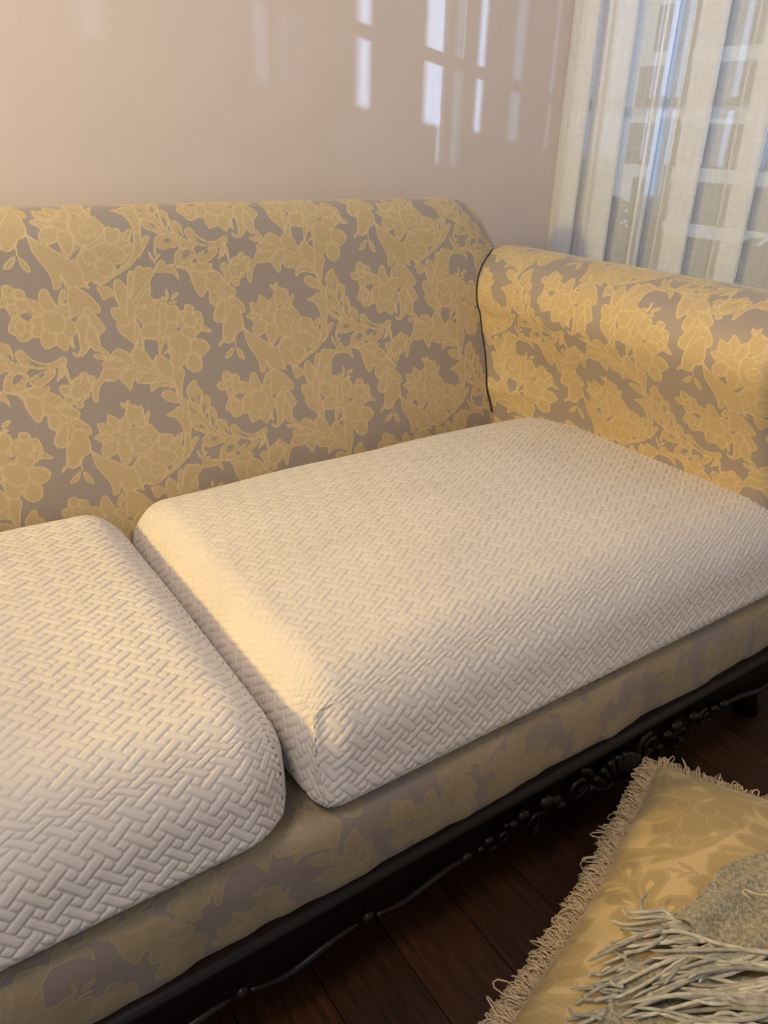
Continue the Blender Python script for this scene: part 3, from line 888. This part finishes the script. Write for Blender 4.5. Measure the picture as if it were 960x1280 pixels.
def cushion(name, label, x0, x1, y0, y1, z0, z1, R, crown, xfine, res, shear=0.03, yawpush=0.0, seed=0, wv=None, rbot=(0.040, 0.034, 0.030), ear=1.0):
    hz = z1 - z0
    def axis(a, b, fa, fb):
        """coordinates along one axis including the folded-down sides"""
        n = int((b - a + 2*hz) / res)
        t = np.linspace(a - hz, b + hz, n)
        return t
    S_ = axis(x0, x1, 0, 0); T_ = axis(y0, y1, 0, 0)
    if xfine is not None:
        S_ = np.concatenate([np.linspace(x0 - hz, xfine, int((xfine - x0 + hz)/0.0027), endpoint=False), np.linspace(xfine, x1 + hz, int((x1 + hz - xfine)/res))])
    # put grid lines exactly on the box edges so that the sides fold cleanly
    for e in (x0, x1): S_[np.argmin(np.abs(S_ - e))] = e
    for e in (y0, y1): T_[np.argmin(np.abs(T_ - e))] = e
    s, t = np.meshgrid(S_, T_, indexing='ij')
    px = np.clip(s, x0, x1); py = np.clip(t, y0, y1)
    down = np.maximum(np.abs(s - px), np.abs(t - py))
    pz = z1 - down
    Rv0 = np.array(R)
    def rnd(px, py, pz):
        zt = np.clip((pz - z0) / hz, 0, 1); zt = zt*zt*(3 - 2*zt)       # big soft radius above, tight one where it sits on the base
        Rb = np.array(rbot)
        Rx = Rb[0] + (Rv0[0] - Rb[0]) * zt; Ry = Rb[1] + (Rv0[1] - Rb[1]) * zt
        Rz = np.where(pz > z0 + 0.4*hz, Rv0[2], Rb[2])
        Rv = np.stack([Rx, Ry, Rz], -1)
        q = np.stack([np.clip(px, x0 + Rx, x1 - Rx), np.clip(py, y0 + Ry, y1 - Ry), np.clip(pz, z0 + Rb[2], z1 - Rv0[2])], -1)
        d = (np.stack([px, py, pz], -1) - q) / Rv
        ln = np.linalg.norm(d, axis=-1, keepdims=True) + 1e-9
        d = d / ln
        return q + d * Rv, d / Rv
    P, nn = rnd(px, py, pz)
    nn /= np.linalg.norm(nn, axis=-1, keepdims=True)
    u = (P[..., 0] - x0) / (x1 - x0) * 2 - 1; v = (P[..., 1] - y0) / (y1 - y0) * 2 - 1
    hfac = np.clip((P[..., 2] - z0) / hz, 0, 1)
    dome = np.maximum(0, 1 - np.abs(u)**2.6) * np.maximum(0, 1 - np.abs(v)**2.6)
    P[..., 2] += crown * dome * hfac
    P[..., 2] += 0.003 * vnoise(P[..., 0], P[..., 1], 40 + seed, 6.0) * hfac
    P[..., 0] += np.sign(u) * 0.010 * np.sin(math.pi * hfac) * np.abs(u)**3 * np.maximum(0, 1 - v**4)
    P[..., 1] += shear * hfac * np.clip((-v - 0.55) / 0.45, 0, 1)
    # pinched fabric along the sewn upright corners
    cd = np.minimum(np.abs(s - x0) * (s < x0) + 9*(s >= x0), 9)
    h = weave(s + 0.03 * seed, t + 0.017 * seed, wv)
    corner = np.minimum(np.maximum(np.abs(s - np.clip(s, x0, x1)) , 0), np.maximum(np.abs(t - np.clip(t, y0, y1)), 0))
    for (cx_, sx_) in ((x0, 1), (x1, -1)):
        dl = np.hypot(s - cx_, t - y0) * ((s - cx_) * sx_ >= 0) * (t >= y0) + 9 * (((s - cx_) * sx_ < 0) | (t < y0))     # on top
        dfr = np.abs(s - cx_) * (t < y0) + 9 * (t >= y0)                                                                      # on the front
        dsd = np.abs(t - y0) * ((s - cx_) * sx_ < 0) + 9 * ((s - cx_) * sx_ >= 0)                                             # on the side
        rg = np.maximum.reduce([0.6*np.exp(-(dl/0.03)**2), np.exp(-(dfr/0.013)**2), np.exp(-(dsd/0.013)**2)])
        rg = rg * (0.35 + 0.65*np.clip((P[..., 2] - z0)/hz, 0, 1))
        P = P + np.array([-0.55*sx_, -0.75, 0.35])[None, None] * (0.011 * ear * rg)[..., None]
    P = P + nn * (0.0023 * h)[..., None]
    ns, nt_ = s.shape
    F = grid_faces(ns, nt_)
    so = (s < x0 - 1e-9) | (s > x1 + 1e-9); to = (t < y0 - 1e-9) | (t > y1 + 1e-9)
    bad = (so & to).ravel()
    F = F[~bad[F].any(1)]
    used = np.unique(F); rm = np.full(len(bad), -1); rm[used] = np.arange(len(used))
    me = np_mesh(name, P.reshape(-1, 3)[used], rm[F])
    e = empty(name, (0.5*(x0+x1), 0.5*(y0+y1), z0)); tag(e, label, 'cushion', 'seat cushions')
    cv = obj('cover', me, M['cover'], e)
    MB().box((x0 + 0.05, y0 + 0.09, z0 + 0.002), (x1 - 0.05, y1 - 0.05, z0 + 0.02)).build('underside', M['cover'], e, smooth=False)
    return e

cushion('seat_cushion', 'white basket-weave covered seat cushion nearest the rolled arm', 0.345, 1.440, 0.606, 1.352, 0.338, 0.500,
        (0.062, 0.100, 0.078), 0.028, None, 0.0021, seed=1, wv=WEAVE_A)
cushion('seat_cushion', 'white basket-weave covered seat cushion cut off by the left edge of the picture', -0.59, 0.318, 0.600, 1.352, 0.338, 0.500,
        (0.066, 0.092, 0.078), 0.026, -0.16, 0.0017, seed=2, wv=WEAVE_B, rbot=(0.075, 0.075, 0.036), ear=0.45)

# ------------------------------------------------------------------ fringed pillow on the floor
PA, PB, PC, PD = np.array([0.990, 0.558]), np.array([0.360, 0.345]), np.array([0.640, -0.095]), np.array([1.270, 0.118])
PZ = 0.130
def pillow_xy(a, b):
    a = np.asarray(a)[..., None]; b = np.asarray(b)[..., None]
    ax = a - 0.035 * np.sin(math.pi * b) * (1 - 2*a) * -1 * 1.0     # edges bow slightly inwards
    bx = b - 0.035 * np.sin(math.pi * a) * (1 - 2*b) * -1 * 1.0
    return PA*(1-ax)*(1-bx) + PB*ax*(1-bx) + PC*ax*bx + PD*(1-ax)*bx
def pillow_h(a, b):
    e = np.clip(1 - (2*a-1)**2, 0, 1) * np.clip(1 - (2*b-1)**2, 0, 1)
    return e**0.42
def pillow_top(a, b):
    xy = pillow_xy(a, b); h = pillow_h(a, b)
    ed = np.clip(1 - h, 0, 1)**2
    wr = 0.0022 * np.sin(a * 58 + 9 * b) * np.exp(-(b / 0.13)**2) * np.clip(b / 0.03, 0, 1) + 0.004 * vnoise(a, b, 51, 7)
    return np.concatenate([xy, (PZ + 0.105 * h + wr * (h > 0.02))[..., None]], -1)
pillow = empty('fringed_pillow', (0.81, 0.23, 0.0))
tag(pillow, 'gold floral damask pillow with looped thread fringe lying on the floor by the rail', 'pillow')
na, nb = 260, 210
sm = lambda n: 0.5 - 0.5*np.cos(np.linspace(0, math.pi, n))
aa = 0.5*np.linspace(0, 1, na) + 0.5*sm(na); bb = 0.5*np.linspace(0, 1, nb) + 0.5*sm(nb)
Ag, Bg = np.meshgrid(aa, bb, indexing='ij')
Pt = pillow_top(Ag, Bg)
grid_obj('pillow_face', Pt, M['damask_pillow'], pillow, damask(0.30 + Ag*0.66*0.75, 0.12 - Bg*0.52*0.75), flip=False)
ab2, bb2 = np.meshgrid(sm(50), sm(50), indexing='ij')
xy = pillow_xy(ab2, bb2); hb = pillow_h(ab2, bb2)
grid_obj('pillow_back', np.concatenate([xy, (PZ - 0.127 * hb)[..., None]], -1), M['damask_plain'], pillow, flip=True)
# braid and loops along the seam
def seam(n):
    t = np.linspace(0, 1, n, endpoint=False); z = np.zeros(n); o = np.ones(n)
    sides = [(t, z), (o, t), (1 - t, o), (z, 1 - t)]
    return np.concatenate([s_[0] for s_ in sides]), np.concatenate([s_[1] for s_ in sides])
sa, sb = seam(220)
cxy = pillow_xy(sa, sb); cz = np.full((len(sa), 1), PZ)
MB().tube(np.vstack([np.hstack([cxy, cz]), np.hstack([cxy, cz])[:1]]), 0.0045, 6, cap=False).build('braid', M['fringe'], pillow)
fr_ = MB(); cen = pillow_xy(np.array(0.5), np.array(0.5))
r = np.random.default_rng(77)
sa, sb = seam(270)
for qa, qb in zip(sa, sb):
    front = (qb < 0.02) or (qa < 0.02)
    for rep in range(3 if front else 1):
        p = pillow_xy(np.array(qa), np.array(qb))
        eps = 0.004
        if qb < 1e-6: tg = PB - PA
        elif qa > 1 - 1e-6: tg = PC - PB
        elif qb > 1 - 1e-6: tg = PD - PC
        else: tg = PA - PD
        tg = tg / np.linalg.norm(tg); nrm = np.array([tg[1], -tg[0]])
        if nrm.dot(p - cen) < 0: nrm = -nrm
        L = 0.030 * (0.75 + 0.5 * r.random()); W = 0.0055 * (0.6 + 0.9 * r.random())
        if r.random() < 0.03: L *= 1.5; W *= 1.8
        lean = r.normal() * 0.45; lift = r.normal() * 0.35 + 0.25
        t3 = np.array([tg[0], tg[1], 0]); n3 = np.array([nrm[0], nrm[1], 0]); u3 = np.array([0, 0, 1.0])
        base = np.array([p[0], p[1], PZ]) + t3 * r.normal() * 0.003 + u3 * r.normal() * 0.003
        dirn = n3 + t3 * lean + u3 * lift; dirn /= np.linalg.norm(dirn)
        sd = t3 * math.cos(r.random()*3) + u3 * math.sin(r.random()*3); sd -= dirn * sd.dot(dirn); sd /= np.linalg.norm(sd) + 1e-9
        tt = np.linspace(0, 2*math.pi, 11)
        pts = np.array([base + dirn * L * (0.5 - 0.5*math.cos(v)) + sd * W * math.sin(v) * (0.5 + 0.5*(0.5-0.5*math.cos(v)))
                        - u3 * 0.35 * L * (0.5-0.5*math.cos(v))**2 for v in tt])
        fr_.tube(pts, 0.00115, 4, cap=False)
o = fr_.build('looped_fringe', M['fringe'], pillow); o['kind'] = 'stuff'

# ------------------------------------------------------------------ throw blanket over the pillow
throw = empty('throw_blanket', (0.72, 0.22, 0.2))
tag(throw, 'greige woven throw blanket with long yarn fringe bunched on the gold pillow', 'throw blanket')
def on_pillow(a, b, lift):
    P = pillow_top(np.asarray(a, float), np.asarray(b, float)); P[..., 2] += lift; return P
def coons(e0, e1, l, r_, ns, nt_):
    E0, _ = catmull(e0, ns); E1, _ = catmull(e1, ns); Lf, _ = catmull(l, nt_); Rt, _ = catmull(r_, nt_)
    s_ = np.linspace(0, 1, ns)[:, None, None]; t_ = np.linspace(0, 1, nt_)[None, :, None]
    return ((1-t_)*E0[:, None] + t_*E1[:, None] + (1-s_)*Lf[None] + s_*Rt[None]
            - ((1-s_)*(1-t_)*E0[0] + s_*(1-t_)*E0[-1] + (1-s_)*t_*E1[0] + s_*t_*E1[-1]))
def cloth_patch(name, ab, lift, seed, thick=0.005, amp=0.006):
    n0, n1 = ab.shape[:2]
    s_ = np.linspace(0, 1, n0)[:, None]; t_ = np.linspace(0, 1, n1)[None]
    h = lift + amp * vnoise(ab[..., 0], ab[..., 1], seed, 14) + 0.010*np.exp(-((s_ - 0.10 - 0.25*t_)/0.07)**2) + 0.007*np.exp(-((s_ - 0.45 - 0.1*t_)/0.09)**2)
    h = h + 0.0008 * np.sin(s_ * 240) * np.sin(t_ * 200)                   # coarse weave
    top = on_pillow(ab[..., 0], ab[..., 1], h); bot = top.copy(); bot[..., 2] -= thick
    F = grid_faces(n0, n1); nV = n0 * n1
    ring = [i*n1 for i in range(n0)] + [(n0-1)*n1 + j for j in range(1, n1)] + [i*n1 + n1-1 for i in range(n0-2, -1, -1)] + [j for j in range(n1-2, 0, -1)]
    ring = np.array(ring); nx = np.roll(ring, -1)
    F = np.vstack([F, F[:, ::-1] + nV, np.stack([nx, ring, ring + nV, nx + nV], 1)])
    return obj(name, np_mesh(name, np.vstack([top.reshape(-1, 3), bot.reshape(-1, 3)]), F), M['throw'], throw)
E1 = np.array([(.604, .236), (.627, .301), (.654, .368), (.640, .424), (.612, .48), (.60, .62)])
O1 = np.array([(.25, .52), (.27, .62), (.33, .80)])
ab1 = coons(E1, O1, np.array([(.604, .236), (.546, .268), (.434, .300), (.346, .392), (.25, .52)]), np.array([(.60, .62), (.47, .70), (.33, .80)]), 180, 180)
cloth_patch('woven_body', ab1, 0.022, 61)
E2 = np.array([(.700, .175), (.76, .20), (.83, .19), (.93, .22)])
O2 = np.array([(.66, .62), (.78, .66), (.93, .66)])
ab2_ = coons(E2, O2, np.array([(.700, .175), (.685, .30), (.67, .45), (.66, .62)]), np.array([(.93, .22), (.94, .4), (.93, .66)]), 80, 110)
cloth_patch('lower_fold', ab2_, 0.007, 62, amp=0.004)
r = np.random.default_rng(5)
def strand(a0, b0, da, db, lift0, lift1, rad, curl):
    n = 22; t_ = np.linspace(0, 1, n)
    ph = r.random() * 6.28; fq = 4 + 5 * r.random()
    a_ = a0 + da * t_ + curl * np.sin(ph + fq * t_) * t_ * 0.7
    b_ = b0 + db * t_ + curl * 0.6 * np.cos(ph * 1.3 + fq * t_) * t_
    lf = lift0 + (lift1 - lift0) * t_ + 0.006 * np.sin(ph + 7 * t_) * t_
    lf = np.maximum(lf, rad * 1.1)
    P = on_pillow(np.clip(a_, 0.02, 0.985), np.clip(b_, 0.02, 0.97), lf)
    rr = rad * (1 - 0.35 * t_) * (1 + 0.13 * np.sin(t_ * 60 + ph)); rr[0] *= 0.8; rr[-1] *= 0.35
    MB().tube(P, rr, 6).build('fringe_strand', M['strand'], throw)
Ec, _ = catmull(E1[:5], 60)
for k in range(46):
    f_ = (k + r.random()) / 46
    p = Ec[int(f_ * 59)]
    up = 0.012 + 0.016 * r.random()
    strand(p[0] - 0.004, p[1] + 0.004, 0.03 + 0.12*f_ + 0.035*r.normal(), -(0.13 + 0.05*f_ + 0.035*r.normal()), 0.021, 0.006 + 0.022 * r.random(), 0.0027 + 0.0008*r.random(), 0.012 + 0.03*r.random()**2)
for k in range(44):
    f_ = (k + r.random()) / 44
    a0 = 0.615 + 0.24 * f_; b0 = 0.50 + 0.10 * r.random()
    strand(a0, b0, 0.07 + 0.03*r.normal(), -(0.27 + 0.05*r.normal()), 0.020 + 0.01*r.random(), 0.012 + 0.018 * r.random(), 0.0027 + 0.0010*r.random(), 0.014 + 0.035*r.random()**2)
E2c, _ = catmull(E2, 40)
for k in range(22):
    p = E2c[int((k + r.random()) / 22 * 39)]
    strand(p[0], p[1] + 0.006, 0.035 + 0.03*r.normal(), -(0.055 + 0.025*r.random()), 0.010, 0.005 + 0.008*r.random(), 0.0028, 0.014)
tt = np.linspace(0, 1, 24)
ap = 0.520 - 0.03*tt + 0.008*np.sin(tt*7); bp_ = 0.372 + 0.16*tt
lp = on_pillow(np.concatenate([[0.537, 0.533, 0.528, 0.524], ap]), np.concatenate([[0.385, 0.372, 0.366, 0.367], bp_]), 0.045)
MB().tube(lp, 0.0011, 5).build('loose_thread', M['fringe'], throw)
